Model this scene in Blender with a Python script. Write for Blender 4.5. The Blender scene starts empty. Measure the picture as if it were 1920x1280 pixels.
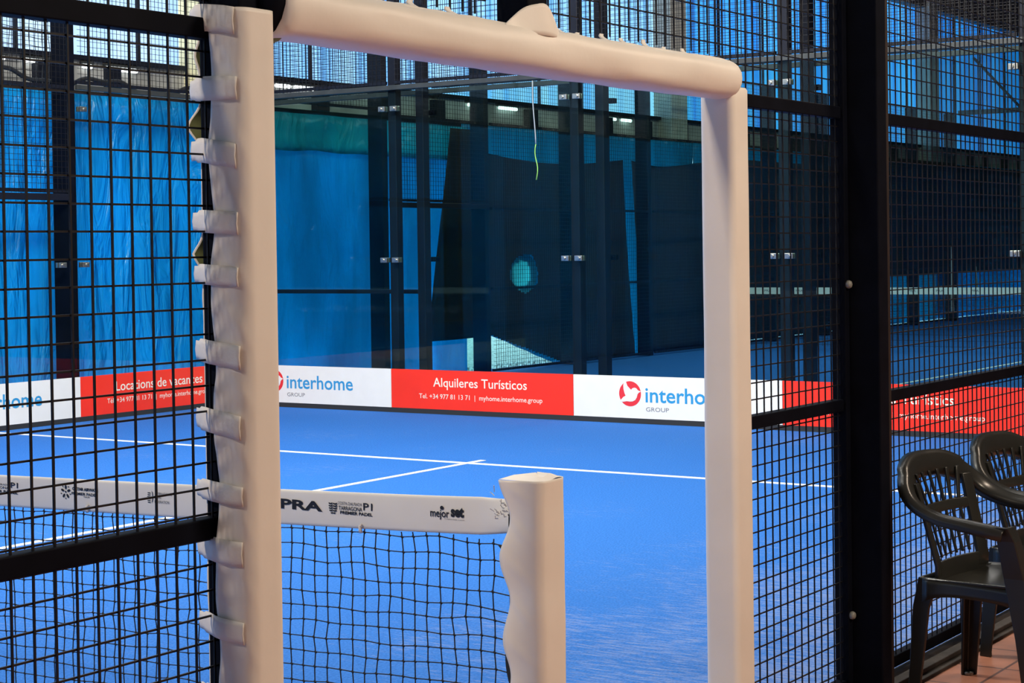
import bpy, bmesh, math, random
from mathutils import Vector, Matrix, noise
from mathutils.geometry import tessellate_polygon
random.seed(7)
D = bpy.data
S = bpy.context.scene
COL = S.collection
PI = math.pi

# ------------------------------------------------------------------ camera
cd = D.cameras.new('camera'); cam = D.objects.new('camera', cd); COL.objects.link(cam)
yaw, pit, rol = math.radians(56.347), math.radians(-0.985), math.radians(-0.809)
fw = Vector((math.sin(yaw)*math.cos(pit), math.cos(yaw)*math.cos(pit), math.sin(pit)))
rt = Vector((math.cos(yaw), -math.sin(yaw), 0)); up = rt.cross(fw)
r2 = rt*math.cos(rol)+up*math.sin(rol); u2 = -rt*math.sin(rol)+up*math.cos(rol)
M = Matrix.Identity(4)
for i in range(3):
    M[i][0] = r2[i]; M[i][1] = u2[i]; M[i][2] = -fw[i]
M[0][3], M[1][3], M[2][3] = -3.6399, -2.4524, 1.5093
cam.matrix_world = M
cd.sensor_width = 36; cd.lens = 64.56; cd.shift_y = -0.0596
cd.clip_start = .05; cd.clip_end = 300
S.camera = cam

# ------------------------------------------------------------------ light and exposure
w = D.worlds.new('sky'); S.world = w; w.use_nodes = True
bg = w.node_tree.nodes['Background']; bg.inputs[0].default_value = (.62, .80, 1, 1); bg.inputs[1].default_value = 4.4
S.view_settings.view_transform = 'Standard'; S.view_settings.look = 'None'
S.view_settings.exposure = 0; S.view_settings.gamma = 1; S.view_settings.use_curve_mapping = False

def area(name, loc, target, sx, sy, power, col):
    l = D.lights.new(name, 'AREA'); l.shape = 'RECTANGLE'; l.size = sx; l.size_y = sy; l.energy = power; l.color = col
    o = D.objects.new(name, l); COL.objects.link(o); o.location = loc
    o.rotation_euler = (Vector(target)-Vector(loc)).to_track_quat('-Z', 'Y').to_euler()
    return o
# court floodlight rows, added fill lights, then the warm lamp over the walkway
area('court_flood_and_fill', (4, 3.0, 7.2), (6, 8.5, 0), 9, .8, 410, (1, .97, .92))
area('court_flood_and_fill', (4, 7.5, 7.2), (5, 8.5, 0), 9, .8, 390, (1, .97, .92))
area('court_flood_and_fill', (20, 5.0, 7.2), (20, 5, 0), 9, .8, 430, (1, .97, .92))
area('court_flood_and_fill', (2.2, 4.0, 6.8), (10.5, 6.5, .2), 3, .6, 740, (1, .96, .86))  # unseen lamp added to brighten the end boards
area('court_flood_and_fill', (-7, 1.1, 6.3), (0, .2, .9), .8, .5, 390, (1, .84, .66))  # unseen warm lamp added to light the net tape and pads
area('walkway_lamp', (1.2, -4.4, 4.6), (0.0, 0, 1.0), 1.6, .6, 190, (1, .83, .63))
area('walkway_lamp', (5.0, -2.4, 4.8), (4.0, -.6, 0), 1.2, .5, 105, (1, .80, .62))

# ------------------------------------------------------------------ materials
def nt(m):
    m.use_nodes = True; t = m.node_tree; t.nodes.clear(); return t
def mat(name, c, rough=.5, metal=0, var=0, scale=8, bump=0, bscale=40, spec=.5, stretch=None, coat=0):
    m = D.materials.new(name); t = nt(m); n = t.nodes; L = t.links
    o = n.new('ShaderNodeOutputMaterial'); p = n.new('ShaderNodeBsdfPrincipled'); L.new(p.outputs[0], o.inputs[0])
    p.inputs['Base Color'].default_value = (*c, 1); p.inputs['Roughness'].default_value = rough
    p.inputs['Metallic'].default_value = metal; p.inputs['Specular IOR Level'].default_value = spec
    p.inputs['Coat Weight'].default_value = coat
    tc = n.new('ShaderNodeTexCoord'); vec = tc.outputs['Object']
    if stretch:
        mp = n.new('ShaderNodeMapping'); mp.inputs['Scale'].default_value = stretch; L.new(vec, mp.inputs[0]); vec = mp.outputs[0]
    if var:
        nz = n.new('ShaderNodeTexNoise'); nz.inputs['Scale'].default_value = scale; nz.inputs['Detail'].default_value = 5; L.new(vec, nz.inputs[0])
        mr = n.new('ShaderNodeMapRange'); mr.inputs[1].default_value = .3; mr.inputs[2].default_value = .7
        mr.inputs[3].default_value = 1-var; mr.inputs[4].default_value = 1+var; L.new(nz.outputs[0], mr.inputs[0])
        vm = n.new('ShaderNodeVectorMath'); vm.operation = 'SCALE'; vm.inputs[0].default_value = c; L.new(mr.outputs[0], vm.inputs[3])
        L.new(vm.outputs[0], p.inputs['Base Color'])
    if bump:
        nz = n.new('ShaderNodeTexNoise'); nz.inputs['Scale'].default_value = bscale; nz.inputs['Detail'].default_value = 4; L.new(vec, nz.inputs[0])
        b = n.new('ShaderNodeBump'); b.inputs['Strength'].default_value = bump; b.inputs['Distance'].default_value = .02
        L.new(nz.outputs[0], b.inputs['Height']); L.new(b.outputs[0], p.inputs['Normal'])
    return m
def emit_mat(name, c, strength, streak=None):
    m = D.materials.new(name); t = nt(m); n = t.nodes; L = t.links
    o = n.new('ShaderNodeOutputMaterial'); e = n.new('ShaderNodeEmission'); L.new(e.outputs[0], o.inputs[0])
    e.inputs[0].default_value = (*c, 1); e.inputs[1].default_value = strength
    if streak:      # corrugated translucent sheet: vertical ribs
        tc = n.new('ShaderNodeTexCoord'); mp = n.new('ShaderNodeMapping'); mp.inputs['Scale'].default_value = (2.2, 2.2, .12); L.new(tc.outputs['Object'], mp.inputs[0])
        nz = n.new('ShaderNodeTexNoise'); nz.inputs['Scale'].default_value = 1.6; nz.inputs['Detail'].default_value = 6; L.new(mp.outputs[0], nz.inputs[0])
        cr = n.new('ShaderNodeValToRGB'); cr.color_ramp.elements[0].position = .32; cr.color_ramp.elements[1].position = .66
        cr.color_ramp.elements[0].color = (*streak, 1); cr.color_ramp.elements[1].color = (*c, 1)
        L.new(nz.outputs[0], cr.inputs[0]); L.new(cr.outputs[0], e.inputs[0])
    return m
def glass_mat(name, tint):
    m = D.materials.new(name); t = nt(m); n = t.nodes; L = t.links
    o = n.new('ShaderNodeOutputMaterial'); mx = n.new('ShaderNodeMixShader'); tr = n.new('ShaderNodeBsdfTransparent'); gl = n.new('ShaderNodeBsdfGlossy')
    tr.inputs[0].default_value = (*tint, 1); gl.inputs['Roughness'].default_value = 0.0
    fr = n.new('ShaderNodeFresnel')
    ge = n.new('ShaderNodeNewGeometry'); ir = n.new('ShaderNodeMapRange'); ir.inputs[3].default_value = 1.25; ir.inputs[4].default_value = 1/1.25
    L.new(ge.outputs['Backfacing'], ir.inputs[0]); L.new(ir.outputs[0], fr.inputs[0])     # both faces of the thin pane reflect alike
    L.new(fr.outputs[0], mx.inputs[0]); L.new(tr.outputs[0], mx.inputs[1]); L.new(gl.outputs[0], mx.inputs[2]); L.new(mx.outputs[0], o.inputs[0])
    return m
def sheet_mat(name, c, trans, tfac, rough=.35, stretch=(1, 1, 1), bump=.6, bscale=3, spec=.5, var=.18):
    """woven plastic sheet: diffuse front, light of the outdoors coming through, creases"""
    m = D.materials.new(name); t = nt(m); n = t.nodes; L = t.links
    o = n.new('ShaderNodeOutputMaterial'); p = n.new('ShaderNodeBsdfPrincipled'); tr = n.new('ShaderNodeBsdfTranslucent'); mx = n.new('ShaderNodeMixShader')
    p.inputs['Roughness'].default_value = rough; p.inputs['Specular IOR Level'].default_value = spec
    mx.inputs[0].default_value = tfac
    tc = n.new('ShaderNodeTexCoord'); mp = n.new('ShaderNodeMapping'); mp.inputs['Scale'].default_value = stretch; mp.inputs['Rotation'].default_value = (0, .5, 0); L.new(tc.outputs['Object'], mp.inputs[0])
    nz = n.new('ShaderNodeTexNoise'); nz.inputs['Scale'].default_value = bscale; nz.inputs['Detail'].default_value = 3.5; nz.inputs['Roughness'].default_value = .5; nz.inputs['Distortion'].default_value = 1.2; L.new(mp.outputs[0], nz.inputs[0])
    b = n.new('ShaderNodeBump'); b.inputs['Strength'].default_value = bump; b.inputs['Distance'].default_value = .14
    L.new(nz.outputs[0], b.inputs['Height']); L.new(b.outputs[0], p.inputs['Normal']); L.new(b.outputs[0], tr.inputs['Normal'])
    n2 = n.new('ShaderNodeTexNoise'); n2.inputs['Scale'].default_value = 1.1; n2.inputs['Detail'].default_value = 3; L.new(mp.outputs[0], n2.inputs[0])
    mr = n.new('ShaderNodeMapRange'); mr.inputs[1].default_value = .3; mr.inputs[2].default_value = .7; mr.inputs[3].default_value = 1-var; mr.inputs[4].default_value = 1+var; L.new(n2.outputs[0], mr.inputs[0])
    for col, sock in ((c, p.inputs['Base Color']), (trans, tr.inputs[0])):
        vm = n.new('ShaderNodeVectorMath'); vm.operation = 'SCALE'; vm.inputs[0].default_value = col; L.new(mr.outputs[0], vm.inputs[3]); L.new(vm.outputs[0], sock)
    L.new(p.outputs[0], mx.inputs[1]); L.new(tr.outputs[0], mx.inputs[2]); L.new(mx.outputs[0], o.inputs[0])
    return m
def net_mat(name, c, hole):
    """woven shade fabric with light holes too small to see one by one"""
    m = D.materials.new(name); t = nt(m); n = t.nodes; L = t.links
    o = n.new('ShaderNodeOutputMaterial'); p = n.new('ShaderNodeBsdfDiffuse'); tr = n.new('ShaderNodeBsdfTransparent'); mx = n.new('ShaderNodeMixShader')
    p.inputs[0].default_value = (*c, 1); mx.inputs[0].default_value = hole
    tc = n.new('ShaderNodeTexCoord'); mp = n.new('ShaderNodeMapping'); mp.inputs['Scale'].default_value = (3.5, 1, .25); L.new(tc.outputs['Object'], mp.inputs[0])
    nz = n.new('ShaderNodeTexNoise'); nz.inputs['Scale'].default_value = 1.3; nz.inputs['Detail'].default_value = 4; L.new(mp.outputs[0], nz.inputs[0])
    mr = n.new('ShaderNodeMapRange'); mr.inputs[1].default_value = .35; mr.inputs[2].default_value = .7; mr.inputs[3].default_value = hole*.35; mr.inputs[4].default_value = hole*1.7
    L.new(nz.outputs[0], mr.inputs[0]); L.new(mr.outputs[0], mx.inputs[0])
    L.new(p.outputs[0], mx.inputs[1]); L.new(tr.outputs[0], mx.inputs[2]); L.new(mx.outputs[0], o.inputs[0])
    return m
def turf_mat():
    m = D.materials.new('turf'); t = nt(m); n = t.nodes; L = t.links
    o = n.new('ShaderNodeOutputMaterial'); p = n.new('ShaderNodeBsdfPrincipled'); L.new(p.outputs[0], o.inputs[0]); p.inputs['Roughness'].default_value = .85; p.inputs['Specular IOR Level'].default_value = .15
    tc = n.new('ShaderNodeTexCoord')
    fine = n.new('ShaderNodeTexNoise'); fine.inputs['Scale'].default_value = 95; fine.inputs['Detail'].default_value = 3; L.new(tc.outputs['Object'], fine.inputs[0])
    cr = n.new('ShaderNodeValToRGB'); cr.color_ramp.elements[0].position = .33; cr.color_ramp.elements[1].position = .68
    cr.color_ramp.elements[0].color = (.017, .118, .43, 1); cr.color_ramp.elements[1].color = (.040, .19, .61, 1); L.new(fine.outputs[0], cr.inputs[0])
    # drifts of pale sand, combed along the brushing direction
    mp = n.new('ShaderNodeMapping'); mp.inputs['Scale'].default_value = (9, 1.6, 1); mp.inputs['Rotation'].default_value = (0, 0, .9); L.new(tc.outputs['Object'], mp.inputs[0])
    sn = n.new('ShaderNodeTexNoise'); sn.inputs['Scale'].default_value = 5; sn.inputs['Detail'].default_value = 8; sn.inputs['Roughness'].default_value = .75; L.new(mp.outputs[0], sn.inputs[0])
    big = n.new('ShaderNodeTexNoise'); big.inputs['Scale'].default_value = .9; big.inputs['Detail'].default_value = 2; L.new(tc.outputs['Object'], big.inputs[0])
    sx = n.new('ShaderNodeSeparateXYZ'); L.new(tc.outputs['Object'], sx.inputs[0])
    edge = n.new('ShaderNodeMapRange'); edge.inputs[1].default_value = .1; edge.inputs[2].default_value = 2.3; edge.inputs[3].default_value = .24; edge.inputs[4].default_value = 0; L.new(sx.outputs[1], edge.inputs[0])
    a1 = n.new('ShaderNodeMath'); a1.operation = 'ADD'; L.new(sn.outputs[0], a1.inputs[0]); L.new(edge.outputs[0], a1.inputs[1])
    a2 = n.new('ShaderNodeMath'); a2.operation = 'MULTIPLY_ADD'; a2.inputs[1].default_value = .35; L.new(big.outputs[0], a2.inputs[0]); L.new(a1.outputs[0], a2.inputs[2])
    th = n.new('ShaderNodeMapRange'); th.inputs[1].default_value = .77; th.inputs[2].default_value = 1.02; th.inputs[4].default_value = .6; L.new(a2.outputs[0], th.inputs[0])
    mx = n.new('ShaderNodeMix'); mx.data_type = 'RGBA'; mx.inputs[7].default_value = (.36, .40, .52, 1); L.new(th.outputs[0], mx.inputs[0]); L.new(cr.outputs[0], mx.inputs[6])
    L.new(mx.outputs[2], p.inputs['Base Color'])
    b = n.new('ShaderNodeBump'); b.inputs['Strength'].default_value = .5; b.inputs['Distance'].default_value = .01; L.new(fine.outputs[0], b.inputs['Height']); L.new(b.outputs[0], p.inputs['Normal'])
    return m
def tile_mat():
    m = D.materials.new('terracotta'); t = nt(m); n = t.nodes; L = t.links
    o = n.new('ShaderNodeOutputMaterial'); p = n.new('ShaderNodeBsdfPrincipled'); L.new(p.outputs[0], o.inputs[0]); p.inputs['Roughness'].default_value = .45
    tc = n.new('ShaderNodeTexCoord')
    br = n.new('ShaderNodeTexBrick'); br.offset = 0; br.inputs['Scale'].default_value = 1; br.inputs['Brick Width'].default_value = .3; br.inputs['Row Height'].default_value = .3; br.inputs['Mortar Size'].default_value = .006
    br.inputs['Color1'].default_value = (.40, .15, .085, 1); br.inputs['Color2'].default_value = (.46, .185, .11, 1); br.inputs['Mortar'].default_value = (.13, .055, .04, 1)
    L.new(tc.outputs['Object'], br.inputs[0])
    nz = n.new('ShaderNodeTexNoise'); nz.inputs['Scale'].default_value = 9; nz.inputs['Detail'].default_value = 6; L.new(tc.outputs['Object'], nz.inputs[0])
    mr = n.new('ShaderNodeMapRange'); mr.inputs[3].default_value = .7; mr.inputs[4].default_value = 1.3; L.new(nz.outputs[0], mr.inputs[0])
    vm = n.new('ShaderNodeVectorMath'); vm.operation = 'SCALE'; L.new(br.outputs[0], vm.inputs[0]); L.new(mr.outputs[0], vm.inputs[3]); L.new(vm.outputs[0], p.inputs['Base Color'])
    return m

MT = dict(
    black=mat('black_steel', (.0035, .0045, .009), .6, var=.25, scale=12, spec=.05),
    wire=mat('black_wire', (.006, .006, .008), .45, spec=.35),
    farsteel=mat('blue_black_steel', (.007, .009, .017), .5, var=.2, scale=5, spec=.2),
    greysteel=mat('grey_steel', (.05, .056, .056), .4, .3, var=.2),
    galv=mat('galvanised', (.42, .42, .38), .3, .9, var=.2, scale=60),
    vinyl=mat('white_vinyl', (.82, .77, .71), .48, var=.045, scale=3.5, bump=.12, bscale=9, spec=.4),
    strap=mat('white_strap', (.78, .75, .72), .6, bump=.1, bscale=60),
    lining=mat('olive_lining', (.20, .22, .085), .8, var=.15),
    tape=mat('net_tape', (.80, .79, .76), .55, var=.03, scale=5, bump=.1, bscale=8),
    cord=mat('net_cord', (.008, .011, .016), .7),
    ink=mat('black_print', (.012, .012, .014), .5),
    white=mat('board_white', (.84, .84, .77), .38, var=.02),
    red=mat('board_red', (.95, .032, .008), .38, var=.05, scale=3),
    blueprint=mat('blue_print', (.03, .31, .60), .4),
    greyprint=mat('grey_print', (.20, .21, .23), .4),
    creamprint=mat('cream_print', (.9, .84, .68), .4),
    redprint=mat('red_print', (.80, .035, .04), .4),
    rubber=mat('dark_rubber', (.02, .022, .024), .8),
    kerb=mat('kerb_concrete', (.048, .038, .032), .8, var=.3, scale=20),
    chair=mat('grey_plastic', (.022, .022, .019), .30, var=.12, scale=6, spec=.5),
    concrete=mat('concrete', (.42, .40, .33), .85, var=.15, scale=4, bump=.2),
    lit_concrete=mat('concrete_lit_yellow', (.82, .76, .46), .8, var=.06),  # yellow light put into the concrete colour of the left column
    block=mat('pale_block', (.37, .37, .35), .9, var=.3, scale=2.5),
    ceil=mat('roof_sheet', (.16, .15, .14), .8),
    brown=mat('brown_steel', (.10, .08, .075), .6, var=.2),
    flange=mat('rust_black_steel', (.016, .009, .008), .6, var=.4),
    pipe=mat('dark_hose', (.02, .02, .02), .6),
    line=mat('white_line', (.82, .84, .84), .8, var=.05, scale=30),
    green=mat('green_cord', (.28, .62, .12), .5), whitecord=mat('white_cord', (.30, .36, .40), .5),
    outdoor=mat('gravel', (.34, .37, .34), .9, var=.9, scale=30),
    cap=mat('bolt_cap', (.24, .24, .22), .45, var=.1),
    strip=mat('light_sliver_white', (.85, .86, .84), .5),
)
GLASS = glass_mat('court_glass', (.80, .92, .90))
GLASS_CLEAR = glass_mat('side_glass', (.92, .97, .96))
GLASS2 = glass_mat('court_glass_dark', (.84, .94, .91))
TARP = sheet_mat('blue_tarp', (.006, .31, .72), (.01, .54, .94), .27, rough=.24, stretch=(1.6, 1, .42), bump=1.0, bscale=2.6)
TARPT = sheet_mat('teal_tarp', (.008, .29, .58), (.013, .50, .86), .5, stretch=(1.3, 1, .35), bump=.8, bscale=2.4, var=.3)
TARPP = sheet_mat('glow_patch_teal', (.10, .50, .58), (.16, .52, .55), .6, stretch=(1, 1, 1), bump=.3, bscale=3, var=.5)
TARPH = sheet_mat('teal_hem', (.03, .42, .55), (.04, .66, .74), .45, stretch=(1.3, 1, .6), bump=.6, bscale=3)
TARP2 = sheet_mat('blue_tarp_worn', (.008, .28, .52), (.012, .46, .70), .42, stretch=(1.6, 1, .3), bump=.7, bscale=2.2)
SHADE = net_mat('shade_fabric', (.042, .038, .036), .010)
TURF = turf_mat(); TILE = tile_mat()
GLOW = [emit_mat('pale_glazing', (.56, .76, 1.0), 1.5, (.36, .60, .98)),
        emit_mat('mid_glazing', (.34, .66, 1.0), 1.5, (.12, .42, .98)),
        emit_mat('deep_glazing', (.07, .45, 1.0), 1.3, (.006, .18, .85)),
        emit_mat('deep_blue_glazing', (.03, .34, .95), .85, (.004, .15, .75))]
TUBE = emit_mat('tube_light', (.95, 1, 1), 4)

# ------------------------------------------------------------------ mesh helpers
class MB:
    def __init__(s): s.v = []; s.f = []
    def box(s, x0, x1, y0, y1, z0, z1):
        b = len(s.v); s.v += [(x, y, z) for z in (z0, z1) for y in (y0, y1) for x in (x0, x1)]
        s.f += [tuple(b+i for i in q) for q in ((0, 2, 3, 1), (4, 5, 7, 6), (0, 1, 5, 4), (2, 6, 7, 3), (0, 4, 6, 2), (1, 3, 7, 5))]; return s
    def tube(s, pts, r, n=6, cap=True):
        pts = [Vector(p) for p in pts]; b = len(s.v); k = len(pts); rr = r if isinstance(r, (list, tuple)) else [r]*k; prev = None
        for i, p in enumerate(pts):
            d = (pts[min(i+1, k-1)]-pts[max(i-1, 0)]).normalized()
            if prev is None:
                a = Vector((0, 0, 1)) if abs(d.z) < .9 else Vector((1, 0, 0)); u = d.cross(a).normalized()
            else: u = (prev-d*prev.dot(d)).normalized()
            prev = u; q = d.cross(u)
            for j in range(n):
                t = 2*PI*(j+.5)/n; s.v.append(tuple(p+u*math.cos(t)*rr[i]+q*math.sin(t)*rr[i]))
        for i in range(k-1):
            for j in range(n): s.f.append((b+i*n+j, b+i*n+(j+1) % n, b+(i+1)*n+(j+1) % n, b+(i+1)*n+j))
        if cap: s.f.append(tuple(b+j for j in range(n))[::-1]); s.f.append(tuple(b+(k-1)*n+j for j in range(n)))
        return s
    def grid(s, fn, nu, nv, wrap=False):
        b = len(s.v)
        for i in range(nu+1):
            for j in range(nv if wrap else nv+1): s.v.append(tuple(fn(i/nu, j/nv)))
        m = nv if wrap else nv+1
        for i in range(nu):
            for j in range(nv): s.f.append((b+i*m+j, b+i*m+(j+1) % m, b+(i+1)*m+(j+1) % m, b+(i+1)*m+j))
        return s
    def loft(s, rings, cap=True):
        b = len(s.v); n = len(rings[0])
        for r in rings: s.v += [tuple(p) for p in r]
        for i in range(len(rings)-1):
            for j in range(n): s.f.append((b+i*n+j, b+i*n+(j+1) % n, b+(i+1)*n+(j+1) % n, b+(i+1)*n+j))
        if cap: s.f.append(tuple(b+j for j in range(n))[::-1]); s.f.append(tuple(b+(len(rings)-1)*n+j for j in range(n)))
        return s
    def poly(s, pts):
        b = len(s.v); s.v += [tuple(p) for p in pts]; s.f.append(tuple(range(b, b+len(pts)))); return s
    def build(s, name, m, parent=None, smooth=False, bevel=0, solid=0, solid_off=-1, sub=0):
        off = Vector(parent.get('_base', (0, 0, 0))) if parent else Vector((0, 0, 0))
        me = D.meshes.new(name); me.from_pydata([tuple(Vector(v)-off) for v in s.v], [], s.f); me.update()
        bm = bmesh.new(); bm.from_mesh(me); bmesh.ops.recalc_face_normals(bm, faces=bm.faces); bm.to_mesh(me); bm.free()
        me.materials.append(m)
        if smooth: me.shade_smooth()
        o = D.objects.new(name, me); COL.objects.link(o)
        if parent: o.parent = parent; o['_base'] = tuple(off)
        if solid: q = o.modifiers.new('solid', 'SOLIDIFY'); q.thickness = solid; q.offset = solid_off
        if bevel: q = o.modifiers.new('bevel', 'BEVEL'); q.width = bevel; q.segments = 2; q.limit_method = 'ANGLE'
        if sub: q = o.modifiers.new('sub', 'SUBSURF'); q.levels = sub; q.render_levels = sub
        return o
def thing(name, label, cat, loc=(0, 0, 0), group=None):
    o = D.objects.new(name, None); COL.objects.link(o); o.location = loc; o['_base'] = tuple(loc); o.empty_display_size = .1
    return tag(o, label, cat, group)
def tag(o, label, cat, group=None):
    o['label'] = label; o['category'] = cat
    if group: o['group'] = group
    return o
def struct(o): o['kind'] = 'structure'; return o
def box(name, m, x0, x1, y0, y1, z0, z1, parent=None, bevel=0):
    return MB().box(x0, x1, y0, y1, z0, z1).build(name, m, parent, bevel=bevel)
def copy_tree(o, parent=None):
    c = o.copy(); COL.objects.link(c)
    if parent: c.parent = parent
    for ch in list(o.children): copy_tree(ch, c)
    return c

# lettering: built to fill a box (left, bottom, width, height) on a plane
def text(s, name, m, parent, origin, right, upv, width, height, bold=0.0, lift=.0015):
    cu = D.curves.new('t', 'FONT'); cu.body = s; cu.size = 1; cu.offset = bold; cu.resolution_u = 3; cu.fill_mode = 'FRONT'
    to = D.objects.new('t', cu); COL.objects.link(to)
    bpy.context.view_layer.update()
    me = D.meshes.new_from_object(to.evaluated_get(bpy.context.evaluated_depsgraph_get()))
    D.objects.remove(to); D.curves.remove(cu)
    xs = [v.co.x for v in me.vertices]; ys = [v.co.y for v in me.vertices]
    x0, x1, y0, y1 = min(xs), max(xs), min(ys), max(ys)
    R, U, O = Vector(right), Vector(upv), Vector(origin); N = R.cross(U)
    off = Vector(parent.get('_base', (0, 0, 0)))
    for v in me.vertices:
        v.co = O+R*((v.co.x-x0)/(x1-x0)*width)+U*((v.co.y-y0)/(y1-y0)*height)+N*lift-off
    # one mesh per word
    bm = bmesh.new(); bm.from_mesh(me); bm.verts.ensure_lookup_table(); seen = {}; isl = []
    for v in bm.verts:
        if v.index in seen: continue
        st = [v]; seen[v.index] = 1; grp = []
        while st:
            a = st.pop(); grp.append(a.index)
            for e in a.link_edges:
                q = e.other_vert(a)
                if q.index not in seen: seen[q.index] = 1; st.append(q)
        us = [(bm.verts[i].co).dot(R) for i in grp]; isl.append((min(us), max(us), grp))
    isl.sort(key=lambda t: t[0]); words = []
    gap = .17*width/(x1-x0)
    for a, b, grp in isl:
        if words and a-words[-1][0] < gap: words[-1][0] = max(words[-1][0], b); words[-1][1].extend(grp)
        else: words.append([b, list(grp)])
    for _, idx in words:
        keep = {i: k for k, i in enumerate(idx)}
        wm = D.meshes.new(name)
        wm.from_pydata([tuple(bm.verts[i].co) for i in idx], [], [tuple(keep[v.index] for v in f_.verts) for f_ in bm.faces if f_.verts[0].index in keep])
        wm.materials.append(m); o = D.objects.new(name, wm); COL.objects.link(o); o.parent = parent; o['_base'] = tuple(off)
    bm.free(); D.meshes.remove(me)

# ------------------------------------------------------------------ setting
f = struct(box('floor', TILE, -12, 46, -12, -.13, -.1, 0))
turf = struct(box('floor_turf', TURF, -14, 46, .02, 10.6, -.1, 0))
def lines(x0, x1, y0, y1): box('court_line', MT['line'], x0, x1, y0, y1, .0, .004, turf)
lines(6.925, 6.975, 0.02, 10); lines(-6.975, -6.925, .02, 10); box('court_line', MT['line'], -7.15, -.0, 4.975, 5.025, 0, .0032, turf); box('court_line', MT['line'], 0, 7.15, 4.975, 5.025, 0, .0032, turf)
lines(13.675, 13.725, .1, 10); box('court_line', MT['line'], 13.5, 20.6, 4.975, 5.025, 0, .0032, turf)
k = MB(); k.box(-6, 12, -.13, .02, -.1, .012); k.box(-6, 12, -.105, -.06, .012, .03)
struct(k.build('trim_1', MT['kerb'], bevel=.004))
struct(box('trim_2', MT['rubber'], 10.0, 10.05, 0, 10.05, 0, .045))
struct(box('trim_3', MT['rubber'], 5.95, 10.0, 10.0, 10.05, 0, .045))
struct(box('ceiling', MT['ceil'], -16, 47, -12, 11.6, 8.2, 8.3))
struct(box('wall_end', MT['block'], 46, 46.3, -12, 11.6, 0, 8.2))
struct(box('wall_start', MT['ceil'], -16.3, -16, -12, 11.6, 0, 8.2))
struct(box('wall_near', MT['ceil'], -16, 46, -11.6, -11.3, -.1, 8.2))
struct(box('floor_outdoor', MT['outdoor'], -16, 60, 11.25, 30, -.12, -.02))
# long side wall: low parapet course, dark posts, glazing above, steel eave
pm = MB()
pm.box(-16, 46, 10.95, 11.25, 2.92, 3.42)
struct(pm.build('wall_far', MT['block']))
struct(box('trim_4', MT['farsteel'], -16, 46, 10.90, 10.99, 3.405, 3.45))
struct(box('trim_5', MT['farsteel'], -16, 46, 10.72, 10.93, 2.98, 3.08))
x = -1.2; i = 0
while x < 45:
    struct(box('trim_6', MT['farsteel'], x, x+.16+.06*(i % 2), 10.86, 10.945, 3.08, 3.36)); x += .92+.14*((i*5) % 3); i += 1
struct(box('trim_7', MT['brown'], -16, 46, 10.8, 11.2, 6.15, 8.1))
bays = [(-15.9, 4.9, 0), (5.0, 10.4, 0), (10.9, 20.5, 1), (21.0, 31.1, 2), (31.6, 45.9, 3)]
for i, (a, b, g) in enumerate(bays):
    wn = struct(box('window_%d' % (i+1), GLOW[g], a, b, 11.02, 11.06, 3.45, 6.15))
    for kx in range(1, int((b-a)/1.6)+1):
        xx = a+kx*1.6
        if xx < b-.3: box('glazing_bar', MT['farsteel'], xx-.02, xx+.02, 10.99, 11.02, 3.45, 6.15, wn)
for x, lb in ((10.4, 'pale concrete column with yellow light in its colour, behind the far left of the court'),
              (20.5, 'grey brown concrete column rising above the right half of the padded header'),
              (31.1, 'grey brown concrete column seen through the fence right of the thick black post')):
    tag(box('concrete_column', MT['lit_concrete' if x < 11 else 'concrete'], x, x+.5, 10.72, 11.15, 0, 8.2, bevel=.01), lb, 'column', None)
# tubes along the top of the parapet
tubes = [(7.70, 7.98), (8.22, 8.5), (8.59, 8.8), (8.97, 9.07), (9.27, 9.68), (11.5, 11.66), (11.8, 12.04), (12.12, 12.5), (15.5, 15.8), (16.2, 16.6), (18.8, 19.18), (19.36, 19.62)]
for i, (a, b) in enumerate(tubes):
    t = thing('fluorescent_tube', 'white fluorescent tube lamp in the row under the glazing, far side wall', 'lamp', (a, 10.92, 3.35), 'tube lamps under the glazing')
    MB().tube([(a, 10.915, 3.345), (b, 10.915, 3.345)], .022, 8).build('tube', TUBE, t, True)
    box('housing', MT['greysteel'], a-.02, b+.02, 10.89, 10.952, 3.368, 3.388, t)
hp = []
for i in range(60):
    xx = 6.8+i*.068; hp.append((xx, 10.74, 3.19-.045*math.sin(i*.33)-.0008*i+.02*math.sin(i*.9)))
tag(MB().tube(hp, .022, 8).build('hose', MT['pipe'], smooth=True), 'black hose sagging along the parapet at upper left', 'hose')

# ------------------------------------------------------------------ tarps and shade fabric
def curtain(name, m, x0, x1, z0, z1, y, label, cat, amp=.05, freq=1.3, ztop=None, zbot=None, seed=0, hole=None, nu=None, nv=24):
    nu = nu or max(12, int((x1-x0)*7))
    def fn(u, v):
        X = x0+(x1-x0)*u; a = z0 if zbot is None else zbot(X); b = z1 if ztop is None else ztop(X)
        Z = a+(b-a)*v
        Y = y+amp*(noise.noise((X*freq, seed, Z*.35))+.4*noise.noise((X*freq*3.1, seed+5, Z*.8)))
        return (X, Y, Z)
    mb = MB().grid(fn, nu, nv)
    if hole: mb.f = [q for q in mb.f if not hole(sum(mb.v[i][0] for i in q)/4, sum(mb.v[i][2] for i in q)/4)]
    return tag(mb.build(name, m, smooth=True, solid=.004), label, cat)
curtain('tarp', TARP, -15.9, 10.35, .0, 3.03, 10.56, 'bright blue creased tarp behind the left glass, back left', 'tarp', .05)
curtain('tarp', TARPT, 10.33, 14.9, .0, 2.64, 10.58, 'blue tarp behind the end glass, just right of the left padded post', 'tarp', .06, seed=3,
        hole=None)
tarp_teal = D.objects['tarp.001']
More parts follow.
